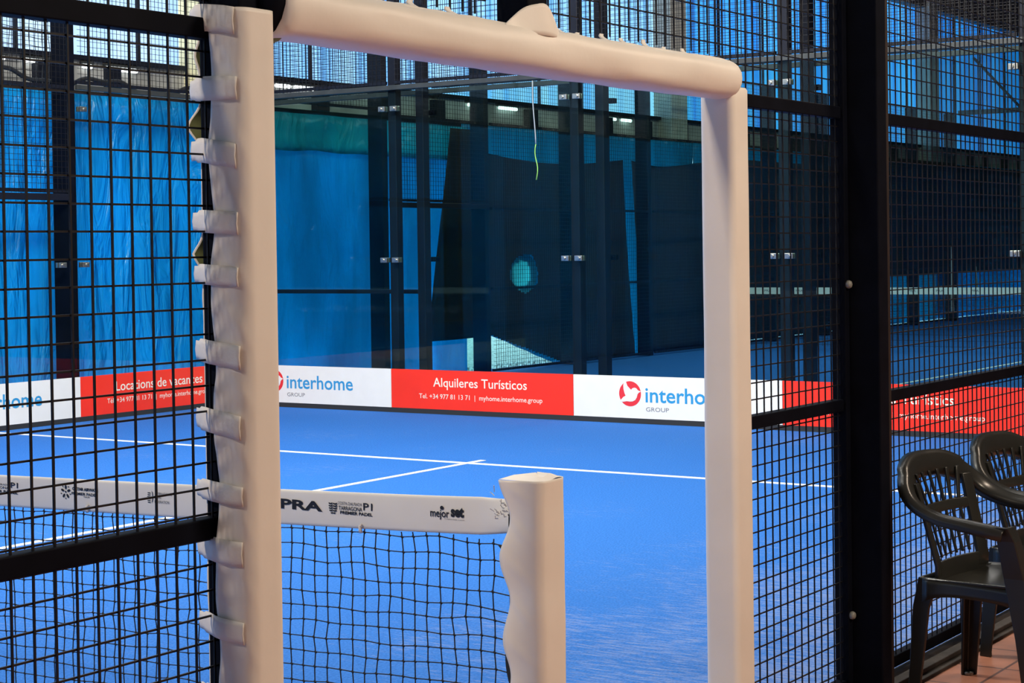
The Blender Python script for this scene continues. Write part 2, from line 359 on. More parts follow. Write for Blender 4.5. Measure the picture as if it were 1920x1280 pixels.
MB().grid(lambda u, v: (10.36+4.5*u, 10.505+.03*noise.noise((u*9, v, 2)), 2.60+.41*v+.03*noise.noise((u*7, 1, 8))*(1-v)), 40, 4).build('hem_band', TARPH, tarp_teal, True, solid=.004)
def lift(X): return .0+max(0, .55*(1-(X-15.0)/1.9)) if X > 14.9 else .0
curtain('tarp', TARP2, 14.92, 20.9, .03, 3.06, 10.60, 'blue tarp with one lower corner lifted off the ground, behind black shade fabric', 'tarp', .05, zbot=lift, seed=9, nv=60, nu=120, hole=lambda X, Z: ((X-16.12)/.22)**2+((Z-1.18)/.17)**2 < 1)
MB().poly([(16.08+.40*math.cos(2*PI*i/24), 10.55, 1.19+.29*math.sin(2*PI*i/24)) for i in range(24)]).build('glow_patch', TARPP, D.objects['tarp.002'], solid=.003)  # paler disc stands in for a glowing spot of light on the tarp
curtain('tarp', TARP2, 20.92, 31, .012, 3.08, 10.60, 'dim blue tarp far back right of the right padded post', 'tarp', .05, seed=14)
curtain('tarp', TARP, 31.02, 45.9, .012, 3.08, 10.60, 'blue tarp farthest back at the right edge of the picture', 'tarp', .05, seed=21)
def slant(X): return 2.9 if X < 14.4 else 2.95
def edge1(u): return 0
def net_curtain(x0a, x0b, x1a, x1b, z0, z1, y, label, seed, hole=None, ztop=None):
    """fabric whose left and right edges lean"""
    n = max(10, int((max(x1a, x1b)-min(x0a, x0b))*(36 if hole else 7))); nv = 120 if hole else 36
    def fn(u, v):
        l = x0b+(x0a-x0b)*v; r = x1b+(x1a-x1b)*v; X = l+(r-l)*u
        b = z1 if ztop is None else ztop(X); Z = z0+(b-z0)*v
        return (X, y+.07*noise.noise((X*1.7, seed, Z*.3)), Z)
    mb = MB().grid(fn, n, nv)
    if hole: mb.f = [q for q in mb.f if not hole(sum(mb.v[i][0] for i in q)/4, sum(mb.v[i][2] for i in q)/4)]
    return tag(mb.build('shade_fabric', SHADE, smooth=True, solid=.003), label, 'shade fabric')
net_curtain(14.45, 13.95, 14.95, 14.95, .42, 2.98, 10.46, 'black shade fabric strip bunched beside the navy post, behind the end glass', 2)
net_curtain(14.97, 14.97, 18.55, 18.85, .01, 2.8, 10.45, 'wide black shade fabric hanging behind the middle of the doorway', 4,
            hole=lambda X, Z: ((X-16.05)/.36)**2+((Z-1.20)/.24)**2 < 1+.3*noise.noise((X*4, Z*6, 0)) or (Z < .50*(1-(X-15.0)/1.95)), ztop=lambda X: 2.72-.10*math.sin((X-15)*.9))
net_curtain(18.80, 19.12, 21.1, 21.1, .012, 2.72, 10.45, 'black shade fabric hanging right of the thin blue gap', 6, ztop=lambda X: 2.72-.05*math.sin(X*2))
net_curtain(21.2, 21.2, 27.5, 27.5, .03, 2.85, 10.45, 'black shade fabric seen between the right padded post and the thick black post', 8)
net_curtain(27.6, 27.6, 45.5, 45.5, .9, 3.05, 10.45, 'black shade fabric far back behind the chairs side of the fence', 10)
for x, y_, z0, z1, wd, lb in ((30.17, 9.985, .2, 1.45, .16, 'tall white sliver for light through a curtain gap, far right'), (32.62, 10.36, .50, 1.02, .14, 'short white sliver for light through a curtain gap, right of the tall one')):
    tag(MB().grid(lambda u, v: (x+wd*(u-.2)*(1-v)**1.2, y_, z0+(z1-z0)*v), 2, 8).build('light_sliver', MT['strip'], solid=.006), lb, 'strip')  # white sheets stand in for daylight through gaps in the curtains

# ------------------------------------------------------------------ wire mesh
def wires(mb, ax, a0, a1, z0, z1, c, pitch=.05, r=.002, zp=None, phase=0.0, zph=0.0):
    """square wire mesh in the plane x=c or y=c"""
    zp = zp or pitch
    def bx(p0, p1, q0, q1, d):
        if ax == 'x': mb.box(p0, p1, c+d-r, c+d+r, q0, q1)
        else: mb.box(c+d-r, c+d+r, p0, p1, q0, q1)
    n0 = math.ceil((a0-phase)/pitch+.01); n1 = math.floor((a1-phase)/pitch-.01)
    for i in range(n0, n1+1): p = phase+i*pitch; bx(p-r, p+r, z0, z1, -r)
    for i in range(math.ceil((z0-zph)/zp+.01), math.floor((z1-zph)/zp-.01)+1): q = zph+i*zp; bx(a0, a1, q-r, q+r, r)
    return mb

# ------------------------------------------------------------------ glass walls
def glass_panel(ax, c, a0, a1, h, label, mtl=None, clamps=(), dark=False, side=-1):
    """pane in the plane x=c (ax 'y') or y=c (ax 'x') with its clamps"""
    mid = (a0+a1)/2; loc = (c, mid, 0) if ax == 'y' else (mid, c, 0)
    t = thing('glass_panel', label, 'glass panel', loc)
    g = .006
    if ax == 'y': box('pane', mtl or GLASS, c+.02, c+.032, a0+g, a1-g, .05, h, t)
    else: box('pane', mtl or GLASS, a0+g, a1-g, c+.02, c+.032, .05, h, t)
    for (a, z, sgn) in clamps:
        m = MT['black'] if dark else MT['galv']
        mb = MB(); q0, q1 = sorted((a, a+sgn*.075))
        if ax == 'y':
            mb.box(c-.004, c+.019, q0, q1, z-.023, z+.023); mb.box(c+.033, c+.06, q0, q1, z-.023, z+.023)
            mb.tube([(c-.016, a+sgn*.045, z), (c+.0, a+sgn*.045, z)], .016, 10)
        else:
            mb.box(q0, q1, c-.004, c+.019, z-.023, z+.023); mb.box(q0, q1, c+.033, c+.06, z-.023, z+.023)
            mb.tube([(a+sgn*.045, c-.016, z), (a+sgn*.045, c+.0, z)], .016, 10)
        mb.build('clamp', m, t, bevel=.003)
    return t
ZC = (1.42, 2.83)
names = ['far corner', 'second', 'third', 'fourth']
desc = ['tall end glass panel nearest the far court corner, above the left white board', 'tall end glass panel above the red board seen through the doorway',
        'tall end glass panel above the white board with the whole bird logo', 'tall end glass panel above the right hand red board']
for i, (y1, y0) in enumerate(((10, 8), (8, 6), (6, 4), (4, 2))):
    cl = [(y0+.03, z, 1) for z in ZC]+([(y1-.03, z, -1) for z in ZC] if i else [])
    glass_panel('y', 10.0, y0, y1, 3.0, desc[i], clamps=cl)
glass_panel('x', 10.0, 8, 10, 3.0, 'tall side glass panel above the left red board, before the bright blue tarp', GLASS_CLEAR, clamps=[(8.06, z, 1) for z in ZC])
glass_panel('x', 10.0, 6, 8, 2.0, 'low side glass panel above the left white board at the left picture edge', GLASS_CLEAR, clamps=[(7.86, z, -1) for z in (1.42,)])
d2 = ['tall glass panel of the court behind, standing just behind the far corner end panel', 'tall glass panel of the court behind, standing behind the panel over the red board',
      'tall glass panel of the court behind, standing behind the panel over the bird logo board', 'tall glass panel of the court behind, standing behind the panel over the right red board']
for i, (y1, y0) in enumerate(((10, 8), (8, 6), (6, 4), (4, 2))):
    glass_panel('y', 10.65, y0, y1, 3.0, d2[i], GLASS2, [(y0+.01, z, -1) for z in ZC] if i < 3 else [], dark=True)
glass_panel('x', 10.0, 10.66, 12.64, 3.0, 'tall side glass panel of the court behind, left of the navy post', GLASS2)
glass_panel('x', 10.0, 12.68, 14.6, 2.0, 'low side glass panel of the court behind, right of the navy post', GLASS2)
glass_panel('y', 30.65, 8, 10, 3.0, 'farthest glass panel at the far end of the court behind', GLASS2)

# posts of the glass walls
def post(x0, x1, y0, y1, h, label, m=None, g=None):
    return tag(box('steel_post', m or MT['farsteel'], x0, x1, y0, y1, 0, h, bevel=.006), label, 'post', g)
for y, lb in ((8, 'left of the red board in the doorway'), (6, 'right of the doorway red board'), (4, 'just right of the right padded post'), (2, 'at the right picture edge')):
    post(10.07, 10.16, y-.045, y+.045, 4.0, 'dark steel end glass post '+lb)
    post(10.50, 10.60, y-.045, y+.045, 4.0, 'dark post of the court behind, beside that '+lb.replace('seen ', ''))
post(10.07, 10.19, 10.05, 10.17, 4.0, 'dark steel corner post where the end glass meets the side glass')
post(10.48, 10.6, 10.04, 10.24, 4.0, 'dark steel corner post of the court behind')
post(7.95, 8.05, 10.06, 10.26, 4.0, 'dark steel post between the low and tall side glass on the left', MT['black'])
post(5.95, 6.05, 10.06, 10.26, 4.0, 'dark steel post at the outer end of the low side glass, left')
for X, lb in ((12.65, 'between tall and low side glass'), (14.65, 'at the end of the low side glass'), (16.65, 'first in the mesh side fence'), (18.65, 'second in the mesh side fence'),
              (20.65, 'third in the mesh side fence'), (22.65, 'fourth in the mesh side fence'), (24.65, 'fifth in the mesh side fence'), (26.65, 'sixth in the mesh side fence'), (28.65, 'seventh in the mesh side fence'), (30.65, 'at the far corner')):
    post(X-.05, X+.05, 10.07, 10.27, 4.0, 'navy steel post of the court behind, '+lb)
for y, lb in ((8, 'farthest end glass, left one'), (6, 'farthest end glass, right one')):
    post(30.7, 30.8, y-.05, y+.05, 4.0, 'thin dark post behind the '+lb)

def beam(name, m, label, *b): return tag(box(name, m, *b, bevel=.004), label, 'beam')
beam('steel_beam', MT['greysteel'], 'grey steel rail along the top of the end glass', 10.02, 10.065, 0, 10.05, 3.005, 3.05)
beam('steel_beam', MT['greysteel'], 'grey steel rail of the court behind, just under the end glass rail', 10.61, 10.66, 0, 10.05, 3.005, 3.05)
beam('steel_beam', MT['greysteel'], 'grey steel rail along the top of the left side glass', 8.05, 10.06, 10.02, 10.06, 3.005, 3.05)
beam('steel_beam', MT['farsteel'], 'dark steel rail between mesh and low side glass at the left edge', 6.05, 7.95, 10.01, 10.06, 2.0, 2.06)
beam('steel_beam', MT['farsteel'], 'dark steel rail over the low side glass of the court behind', 12.7, 14.6, 10.01, 10.06, 1.99, 2.05)
beam('steel_beam', MT['farsteel'], 'thin dark crossbar low behind the far corner glass', 10.57, 10.62, 8.1, 9.98, 1.09, 1.13)
beam('steel_beam', MT['greysteel'], 'grey steel rail at the top of the farthest end fence, upper right', 30.66, 30.72, 0, 10, 3.96, 4.05)
tag(MB().tube([(33.7, 10.75, 5.35), (37.7, 10.75, 4.2)], .03, 6).build('steel_rod', MT['brown']), 'thin slanting steel brace at upper right behind the fence', 'brace')

# mesh above the glass and mesh side fences
def mesh_panel(label, ax, c, a0, a1, z0, z1, rails=(), m=None, frame=.03, r=.0018, cat='mesh panel', phase=0):
    loc = (c, (a0+a1)/2, z0) if ax == 'y' else ((a0+a1)/2, c, z0)
    t = thing('mesh_panel', label, cat, loc)
    wires(MB(), ax, a0, a1, z0, z1, c, r=r, phase=phase).build('wire_mesh', MT['wire'], t)
    for z in (z0+frame/2, z1-frame/2)+tuple(rails):
        if ax == 'x': box('rail', m or MT['farsteel'], a0, a1, c+.005, c+.005+frame, z-frame/2, z+frame/2, t)
        else: box('rail', m or MT['farsteel'], c+.005, c+.005+frame, a0, a1, z-frame/2, z+frame/2, t)
    return t
for i, (y1, y0) in enumerate(((9.98, 8.05), (7.95, 6.05), (5.95, 4.05), (3.95, 2.05))):
    mesh_panel('fine wire mesh panel above the end glass over the '+['far corner board', 'doorway red board', 'bird logo board', 'right red board'][i], 'y', 10.04, y0, y1, 3.06, 4.0)
    mesh_panel('wire mesh panel of the court behind, above its '+['first', 'second', 'third', 'fourth'][i]+' end glass from the left', 'y', 10.63, y0, y1, 3.06, 4.0)
mesh_panel('fine black wire mesh panel above the tall left side glass', 'x', 10.03, 8.06, 9.98, 3.06, 4.0)
mesh_panel('fine black wire mesh panel above the low glass at the left picture edge', 'x', 10.03, 6.06, 7.94, 2.07, 4.0, (3.02,))
mesh_panel('fine wire mesh panel above the tall side glass of the court behind', 'x', 10.03, 10.66, 12.6, 3.06, 4.0)
mesh_panel('fine wire mesh panel above the low side glass of the court behind', 'x', 10.03, 12.7, 14.6, 2.06, 4.0, (3.02,))
for i in range(8):
    a = 14.7+2*i
    mesh_panel('mesh side fence panel of the court behind, '+['first', 'second', 'third', 'fourth', 'fifth', 'sixth', 'seventh', 'eighth'][i]+' after its low glass', 'x', 10.03, a, a+1.9, .03, 4.0, (1.03, 2.0, 3.02))
# loose ball netting at the upper left
bm_ = MB()
def bn(i, j): return Vector((5.2+i*.075+.018*noise.noise((i*.5, j*.4, 1)), 10.14, 3.0+j*.075+.02*noise.noise((i*.4, j*.5, 7))))
for i in range(36): bm_.tube([bn(i, j) for j in range(17)], .004, 3, False)
for j in range(17): bm_.tube([bn(i, j) for i in range(36)], .004, 3, False)
tag(bm_.build('ball_netting', MT['cord']), 'loose black ball netting above the mesh at the upper left corner', 'netting')

# cord hanging on the end glass
c = thing('hanging_cord', 'thin white cord with a bright green end hanging on the end glass', 'cord', (9.985, 6.36, 3.0))
pts = [(9.985, 6.371-.02*t+.006*math.sin(t*5), 2.99-.56*t) for t in [i/10 for i in range(11)]]
MB().tube(pts, .0055, 6).build('white_length', MT['whitecord'], c, True)
pts2 = [(9.985, pts[-1][1]+.012*math.sin(i*.75)-.0006*i, 2.43-.035*i) for i in range(10)]
MB().tube(pts2, .0045, 6).build('green_length', MT['green'], c, True)

# ------------------------------------------------------------------ advertising boards
ZB0, ZB1 = .045, .405
def ngon(mb, cx, cy, rx, ry, tf, n=40): mb.poly([tf(cx+rx*math.cos(2*PI*i/n), cy+ry*math.sin(2*PI*i/n)) for i in range(n)])
BIRD = [(-.93, -.60), (-.62, -.28), (-.40, -.16), (-.50, .05), (-.58, .35), (-.60, .70), (-.50, .93), (-.34, .93), (-.22, .62), (.02, .40), (.12, .32),
        (.22, .44), (.40, .50), (.58, .46), (.74, .30), (1.0, .20), (.80, .10), (.70, -.02), (.62, -.28), (.48, -.48), (.25, -.60), (0, -.62), (-.30, -.60), (-.66, -.66)]
def board_white(t, origin, R, bird=True):
    """origin = lower left corner on the face, R = reading direction"""
    O, R, U = Vector(origin), Vector(R), Vector((0, 0, 1)); N = R.cross(U)
    tf = lambda lift: (lambda x, z: O+R*x+U*z+N*lift)
    if bird:
        e = D.objects.new('bird_logo', None); COL.objects.link(e); e.parent = t; e['_base'] = t['_base']
        mb = MB(); ngon(mb, .571, .209, .108, .108, tf(.0012)); mb.build('disc', MT['redprint'], e)
        dv = MB(); dv.v = [tuple(tf(.003)(.571+.108*x, .209+.108*y)) for x, y in BIRD]
        dv.f = [tuple(q) for q in tessellate_polygon([[Vector((x, y, 0)) for x, y in BIRD]])]
        dv.build('dove', MT['white'], e)
    text('interhome', 'lettering', MT['blueprint'], t, tf(0)(.722, .139), R, U, .82, .131, .012)
    text('GROUP', 'small_lettering', MT['greyprint'], t, tf(0)(.727, .063), R, U, .222, .036, .0)
def board_red(t, origin, R, title, sub, a0, a1, b0, b1):
    O, R, U = Vector(origin), Vector(R), Vector((0, 0, 1))
    desc_ = .022 if 'q' in title or 'g' in title else 0
    text(title, 'lettering', MT['creamprint'], t, O+R*a0+U*(.203-desc_), R, U, a1-a0, .088+desc_, .008)
    text(sub, 'small_lettering', MT['creamprint'], t, O+R*b0+U*.083, R, U, b1-b0, .058, .004)
def board(ax, a0, a1, m, label):
    loc = (10, (a0+a1)/2, ZB0) if ax == 'y' else ((a0+a1)/2, 10, ZB0)
    t = thing('advertising_board', label, 'advertising board', loc)
    if ax == 'y': box('panel', m, 10.0, 10.018, a0+.002, a1-.002, ZB0, ZB1, t)
    else: box('panel', m, a0+.002, a1-.002, 10.0, 10.018, ZB0, ZB1, t)
    return t
R1 = (0, -1, 0); R2 = (1, 0, 0)
t = board('y', 8, 9.998, MT['white'], 'white advertising board in the far corner, blue lettering, logo half behind the left padded post'); board_white(t, (10, 10, ZB0), R1)
t = board('y', 6, 8, MT['red'], 'red advertising board in the middle of the doorway reading Alquileres'); board_red(t, (10, 8, ZB0), R1, 'Alquileres Turísticos', 'Tel. +34 977 81 13 71  |  myhome.interhome.group', .485, 1.515, .323, 1.677)
t = board('y', 4, 6, MT['white'], 'white advertising board with whole red bird logo left of the right padded post'); board_white(t, (10, 6, ZB0), R1)
t = board('y', 2, 4, MT['red'], 'red advertising board behind the fence at right, behind the chairs'); board_red(t, (10, 4, ZB0), R1, 'Lloguers Turístics', 'Tel. +34 977 81 13 71  |  myhome.interhome.group', .55, 1.45, .31, 1.69)
t = board('x', 8, 9.98, MT['red'], 'red advertising board at left behind the fence reading Locations'); board_red(t, (8, 10, ZB0), R2, 'Locations de vacances', 'Tél. +34 977 81 13 71  |  myhome.interhome.group', .433, 1.585, .323, 1.68)
t = board('x', 6, 8, MT['white'], 'white advertising board at the left picture edge with blue lettering'); board_white(t, (6, 10, ZB0), R2)

# ------------------------------------------------------------------ near fence
def fence_panel(label, x0, x1, z0, z1, rails, phase, zph=.046):
    t = thing('wire_fence', label, 'fence', ((x0+x1)/2, 0, z0))
    wires(MB(), 'x', x0, x1, z0, z1, 0, .05, .0019, .0495 if zph < .04 else .05, phase, zph).build('wire_mesh', MT['wire'], t)
    for z in rails: box('rail', MT['black'], x0-.004, x1+.004, -.012, .026, z-.02, z+.02, t, bevel=.003)
    return t
fence_panel('black wire mesh fence panel left of the doorway, nearest the camera', -2.6, -.955, .03, 4.0, (.05, .979, 1.941, 3.0, 3.98), -1.516, .0165)
fence_panel('narrow black wire mesh fence panel between right padded post and thick black post', 1.13, 2.0, .03, 4.0, (.05, .979, 1.941, 3.0, 3.98), 1.3616)
fence_panel('black wire mesh fence panel right of the thick black post, behind the chairs', 2.1, 3.97, .03, 4.0, (.05, .979, 1.941, 3.0, 3.98), 2.387)
fence_panel('black wire mesh fence panel beyond the right picture edge', 4.1, 6.0, .03, 4.0, (.05, .979, 1.941, 3.0, 3.98), 4.1)
fence_panel('black wire mesh panel above the left half of the padded header', -.93, -.05, 2.06, 4.0, (3.0, 3.98), 0)
fence_panel('black wire mesh panel above the right half of the padded header', .05, 1.13, 2.06, 4.0, (3.0, 3.98), 0.02)
def fpost(label, x0, x1, y0, y1, z0, z1):
    t = thing('fence_post', label, 'fence post', ((x0+x1)/2, (y0+y1)/2, z0))
    box('shaft', MT['black'], x0, x1, y0, y1, z0, z1, t, bevel=.005)
    return t
fpost('black square jamb post showing behind the straps of the left padded post', -1.0, -.94, -.08, .028, 0, 4.0)
fpost('black square jamb post inside the right white pad', 1.075, 1.135, -.065, -.005, 0, 1.93)
fpost('black post rising above the middle of the padded header', -.008, .08, -.09, .0, 2.03, 4.0)
p = fpost('thick black fence post between the right padded post and the chairs', 2.02, 2.10, -.125, .03, 0, 4.0)
box('panel_frame', MT['black'], 1.985, 2.018, -.022, .028, .03, 4.0, p, bevel=.003)
box('edge_flange', MT['flange'], 2.1, 2.125, -.122, -.10, .0, 4.0, p, bevel=.002)
for z in (.285, 1.377):
    MB().loft([[(2.0+rr*math.cos(2*PI*j/16), yy, z+rr*math.sin(2*PI*j/16)) for j in range(16)] for rr, yy in ((.013, -.022), (.0135, -.030), (.011, -.036), (.005, -.039))]).build('bolt_cap', MT['cap'], p, True)
fpost('black fence post at the right picture edge behind the second chair', 4.0, 4.09, -.125, .03, 0, 4.0)
hb = tag(box('header_beam', MT['black'], -.94, 1.13, -.06, -.01, 1.97, 2.02), 'black steel beam inside the padded header across the doorway', 'beam')

# ------------------------------------------------------------------ padding
def rrect(x0, x1, y0, y1, r, n=5):
    pts = []
    for cx, cy, a in ((x1-r, y1-r, 0), (x0+r, y1-r, PI/2), (x0+r, y0+r, PI), (x1-r, y0+r, 1.5*PI)):
        for i in range(n+1):
            t = a+PI/2*i/n; pts.append((cx+r*math.cos(t), cy+r*math.sin(t)))
    return pts
def fbm(a, b, c): return noise.noise((a, b, c))+.5*noise.noise((a*2.1, b*2.1, c*2.1+3))
STR = [1.951, 1.814, 1.696, 1.559, 1.457, 1.309, 1.177, 1.04, .928, .78, .64, .5, .36, .2]
lp = thing('post_pad', 'white vinyl padding strapped around the left doorway post', 'post pad', (-.965, -.05, 0))
# open C section: starts at the strap edge of the -x face, runs round the front, right and back faces
def csec():
    pts = []
    for i in range(9): pts.append((-1.021, -.020-.055*i/8))
    for i in range(1, 7): t = PI+PI/2*i/6; pts.append((-.996+.025*math.cos(t), -.078+.025*math.sin(t)))
    for i in range(1, 8): pts.append((-.996+.052*i/7, -.103))
    for i in range(1, 7): t = 1.5*PI+PI/2*i/6; pts.append((-.944+.025*math.cos(t), -.078+.025*math.sin(t)))
    for i in range(1, 8): pts.append((-.919, -.078+.10*i/7))
    for i in range(1, 6): t = PI/2*i/5; pts.append((-.944+.025*math.cos(t), .022+.024*math.sin(t)))
    for i in range(1, 9): pts.append((-.944-.031*i/8, .046))
    return pts
CS = csec(); ZT = 1.975
def near(z): return min(abs(z-s) for s in STR)
def lpf(u, v):
    z = ZT*u; k = v*(len(CS)-1); i = min(int(k), len(CS)-2); q = k-i
    x = CS[i][0]*(1-q)+CS[i+1][0]*q; y = CS[i][1]*(1-q)+CS[i+1][1]*q
    e = max(0, 1-v/.36)                       # strap edge wrinkles
    wr = fbm(z*9, v*3+z*5, 2)
    x -= e*.006*wr; y += .005*(e**3)*math.sin(z*23+2*noise.noise((z*4, 0, 0)))
    # diagonal creases pulled towards the straps
    cr = math.sin((z*52+v*30)+1.5*noise.noise((z*3, v, 5)))
    x -= e*(1-e)*.011*max(0, cr)**3
    if v > .83:                               # back edge flares out between straps
        g = (v-.83)/.17; sgap = min(1, near(z)/.06); sgap = sgap*sgap*(3-2*sgap)
        bulge = math.exp(-((z-1.765)/.045)**2)+.95*math.exp(-((z-1.50)/.048)**2)+.5*math.exp(-((z-1.90)/.03)**2)+.25*max(0, fbm(z*6, 3, 1))
        x -= g*(.003+.012*sgap*bulge); y += g*g*.022*sgap*bulge
    return (x, y, z)
MB().grid(lpf, 220, len(CS)*1-1).build('cover', MT['vinyl'], lp, True, solid=.004, solid_off=0)
def lin(u, v):
    x, y, z = lpf(u, .80+.20*v); return (x+.004*(1-v), y-.006, z)
MB().grid(lin, 220, 6).build('lining', MT['lining'], lp, True)
def sp(u, w, k): pass
for kk, zs in enumerate(STR):
    rnd = random.Random(kk); drop = rnd.uniform(.004, .02); hh = .021+rnd.uniform(-.002, .003)
    path = [(-.992, .056), (-1.004, .035), (-1.016, .010), (-1.025, -.012), (-1.028, -.03), (-1.029, -.05), (-1.029, -.066), (-1.0285, -.078), (-1.027, -.086-.008*rnd.random())]
    if kk == 0: hh = .026
    def sfn(u, v):
        k = u*(len(path)-1); i = min(int(k), len(path)-2); q = k-i
        x = path[i][0]*(1-q)+path[i+1][0]*q; y = path[i][1]*(1-q)+path[i+1][1]*q
        sag = drop*max(0, (u-.25))*1.1; tp = 1-.15*(kk % 3 == 1)*max(0, u-.6)
        z = zs+.012-sag+(v-.5)*2*hh*tp*(1 if u > .15 else .8)
        return (x-.002*math.sin(u*9+kk)-.003*(1-2*abs(v-.5)), y, z)
    MB().grid(sfn, 24, 4).build('strap', MT['strap'], lp, True, solid=.0025, solid_off=0)
# right pad: closed soft box
rp = thing('post_pad', 'smooth white vinyl padding around the right doorway post', 'post pad', (1.105, -.035, 0))
rr_ = rrect(1.05, 1.162, -.09, .02, .022, 6)
def ring(z, sc=1, seed=1):
    out = []
    for (x, y) in rr_:
        d = .0035*fbm(x*5, y*5, z*2.2+seed)
        out.append((1.106+(x-1.106)*(sc+d*6), -.035+(y+.035)*(sc+d*6), z))
    return out
MB().loft([ring(z) for z in [i*1.955/60 for i in range(61)]]+[ring(1.962, .93)]).build('cover', MT['vinyl'], rp, True, bevel=0)
# header pad
hd = thing('header_pad', 'white vinyl padding across the top of the doorway, flap lifted in the middle', 'header pad', (.1, -.04, 2.0))
def hsec(x, sc=1):
    out = []
    for j in range(28):
        t = 2*PI*j/28; cy, cz = math.cos(t), math.sin(t)
        ry, rz = .068, .055
        px = abs(cy)**.75*(1 if cy > 0 else -1); pz = abs(cz)**.8*(1 if cz > 0 else -1)
        w = .004*fbm(x*3.3, cy*1.2, cz*1.2+4)
        top = max(0, cz)**6*.006*fbm(x*12, 7, 2)
        z = 1.985-.006*math.sin((x+.9)*1.4)+sc*(pz*(rz+w)+top)
        out.append((x, -.055+sc*px*(ry+w), z))
    return out
xs = [-.885+i*(1.035+.885)/110 for i in range(111)]
rings = [hsec(-.90, .9)]+[hsec(x) for x in xs]+[hsec(1.035+.055*math.sin(a), math.cos(a)) for a in (.35, .7, 1.0, 1.25, 1.45)]
MB().loft(rings).build('cover', MT['vinyl'], hd, True)
# black sleeve for the shadow inside the header's left end, with olive lining rim
MB().loft([[( -.888+dx, -.04+.072*sc*math.cos(2*PI*j/20), 2.02+.095*sc*math.sin(2*PI*j/20)) for j in range(20)] for dx, sc in ((-.055, .9), (-.02, 1.0), (.004, 1.0))]).build('shadow_sleeve', MT['black'], hd, True)
MB().loft([[( -.884+dx, -.04+.073*sc*math.cos(2*PI*j/20), 2.02+.097*sc*math.sin(2*PI*j/20)) for j in range(20)] for dx, sc in ((0, 1.0), (.014, 1.03), (.022, .96))]).build('lining_rim', MT['lining'], hd, True)
# lifted flap and overlap seam on top
def flap(u, v):
    x = -.115+.235*u; pk = math.sin(PI*min(1, u*.95))**1.2*(.35+.65*u) if u < .75 else math.sin(PI*.75*.95)**1.2*(.35+.65*.75)*(1-(u-.75)/.25)**.7
    h = .062*(math.sin(PI*min(1, u/1.02)**1.35)**.9 if u < 1 else 0)*(1-.05*math.sin(u*9)**2)
    return (x, -.108+.012*v+.008*math.sin(u*7), 2.012+(.016*v)+h*v**.9)
MB().grid(flap, 30, 8).build('flap', MT['vinyl'], hd, True, solid=.004, solid_off=0)
def seam(u, v):
    x = -.86+1.88*u; return (x, -.09+.085*v, 2.034-.006*math.sin((x+.9)*1.4)+.010*math.sin(PI*v)+.006*v*fbm(x*14, v, 9)+.008*v*max(0, noise.noise((x*7, 1, 1))))
MB().grid(seam, 160, 6).build('overlap', MT['vinyl'], hd, True, solid=.003, solid_off=0)
for i, x in enumerate((-.42, -.27, .18, .28, .40, .50, .62, .73, .84, .94)):
    rnd = random.Random(i+40); h = .022+rnd.random()*.026; lean = rnd.uniform(-.004, .02)
    def tabf(u, v): return (x+.036*(u-.5)*(1-.55*v)+lean*v*v, -.075+.03*v+.012*math.sin(v*3), 2.036+h*v*(1-.25*v)-.005*math.sin((x+.9)*1.4)-.006*(x > .5))
    MB().grid(tabf, 3, 7).build('strap_end', MT['strap'], hd, True, solid=.002, solid_off=0)

# ------------------------------------------------------------------ net and net post
npd = thing('net_post_pad', 'short white vinyl padding around the net post in the doorway', 'post pad', (.01, -.09, 0))
CN = []
for i in range(11): CN.append((-.05, -.045-.06*i/10))
for i in range(1, 7): t = PI+PI/2*i/6; CN.append((-.028+.022*math.cos(t), -.108+.022*math.sin(t)))
for i in range(1, 8): CN.append((-.028+.076*i/7, -.13))
for i in range(1, 7): t = 1.5*PI+PI/2*i/6; CN.append((.048+.022*math.cos(t), -.108+.022*math.sin(t)))
for i in range(1, 8): CN.append((.07, -.108+.065*i/7))
def npf(u, v):
    z = .965*u; k = v*(len(CN)-1); i = min(int(k), len(CN)-2); q = k-i
    x = CN[i][0]*(1-q)+CN[i+1][0]*q; y = CN[i][1]*(1-q)+CN[i+1][1]*q
    e = max(0, 1-v/.30)
    b = math.sin(z*33+.8)*.5+.3*noise.noise((z*9, 0, 4))
    y += e**1.5*(.010+.022*b); x -= e*.014*(b+.3)
    cr = math.sin(z*66+v*14+1.2*noise.noise((z*6, v*2, 1))); x -= e*(1-e)*.02*max(0, cr)**2*.6
    tp = max(0, (z-.90)/.065); y += .004*tp*math.sin(v*9)
    x += .006*(1-z)*0; d = .003*fbm(x*6, y*6, z*4); y -= d
    return (x, y, z)
MB().grid(npf, 150, len(CN)*1-1).build('cover', MT['vinyl'], npd, True, solid=.004, solid_off=0)
cap = MB(); top = [npf(1, j/(len(CN)-1)) for j in range(len(CN))]; ctr = (.01, -.085, .976)
for s0, s1, za, zb in ((1.0, .6, .965, .974), (.6, .02, .974, .977)):
    b = len(cap.v)
    for sc, zz in ((s0, za), (s1, zb)): cap.v += [(ctr[0]+(p[0]-ctr[0])*sc, ctr[1]+(p[1]-ctr[1])*sc, zz+.003*math.sin(p[0]*60)) for p in top]
    n = len(top)
    for j in range(n): cap.f.append((b+j, b+(j+1) % n, b+n+(j+1) % n, b+n+j))
cap.build('top_flap', MT['vinyl'], npd, True)
tag(box('net_post', MT['black'], -.02, .04, -.09, -.026, 0, .945, bevel=.004), 'black net post inside the short white pad', 'net post')

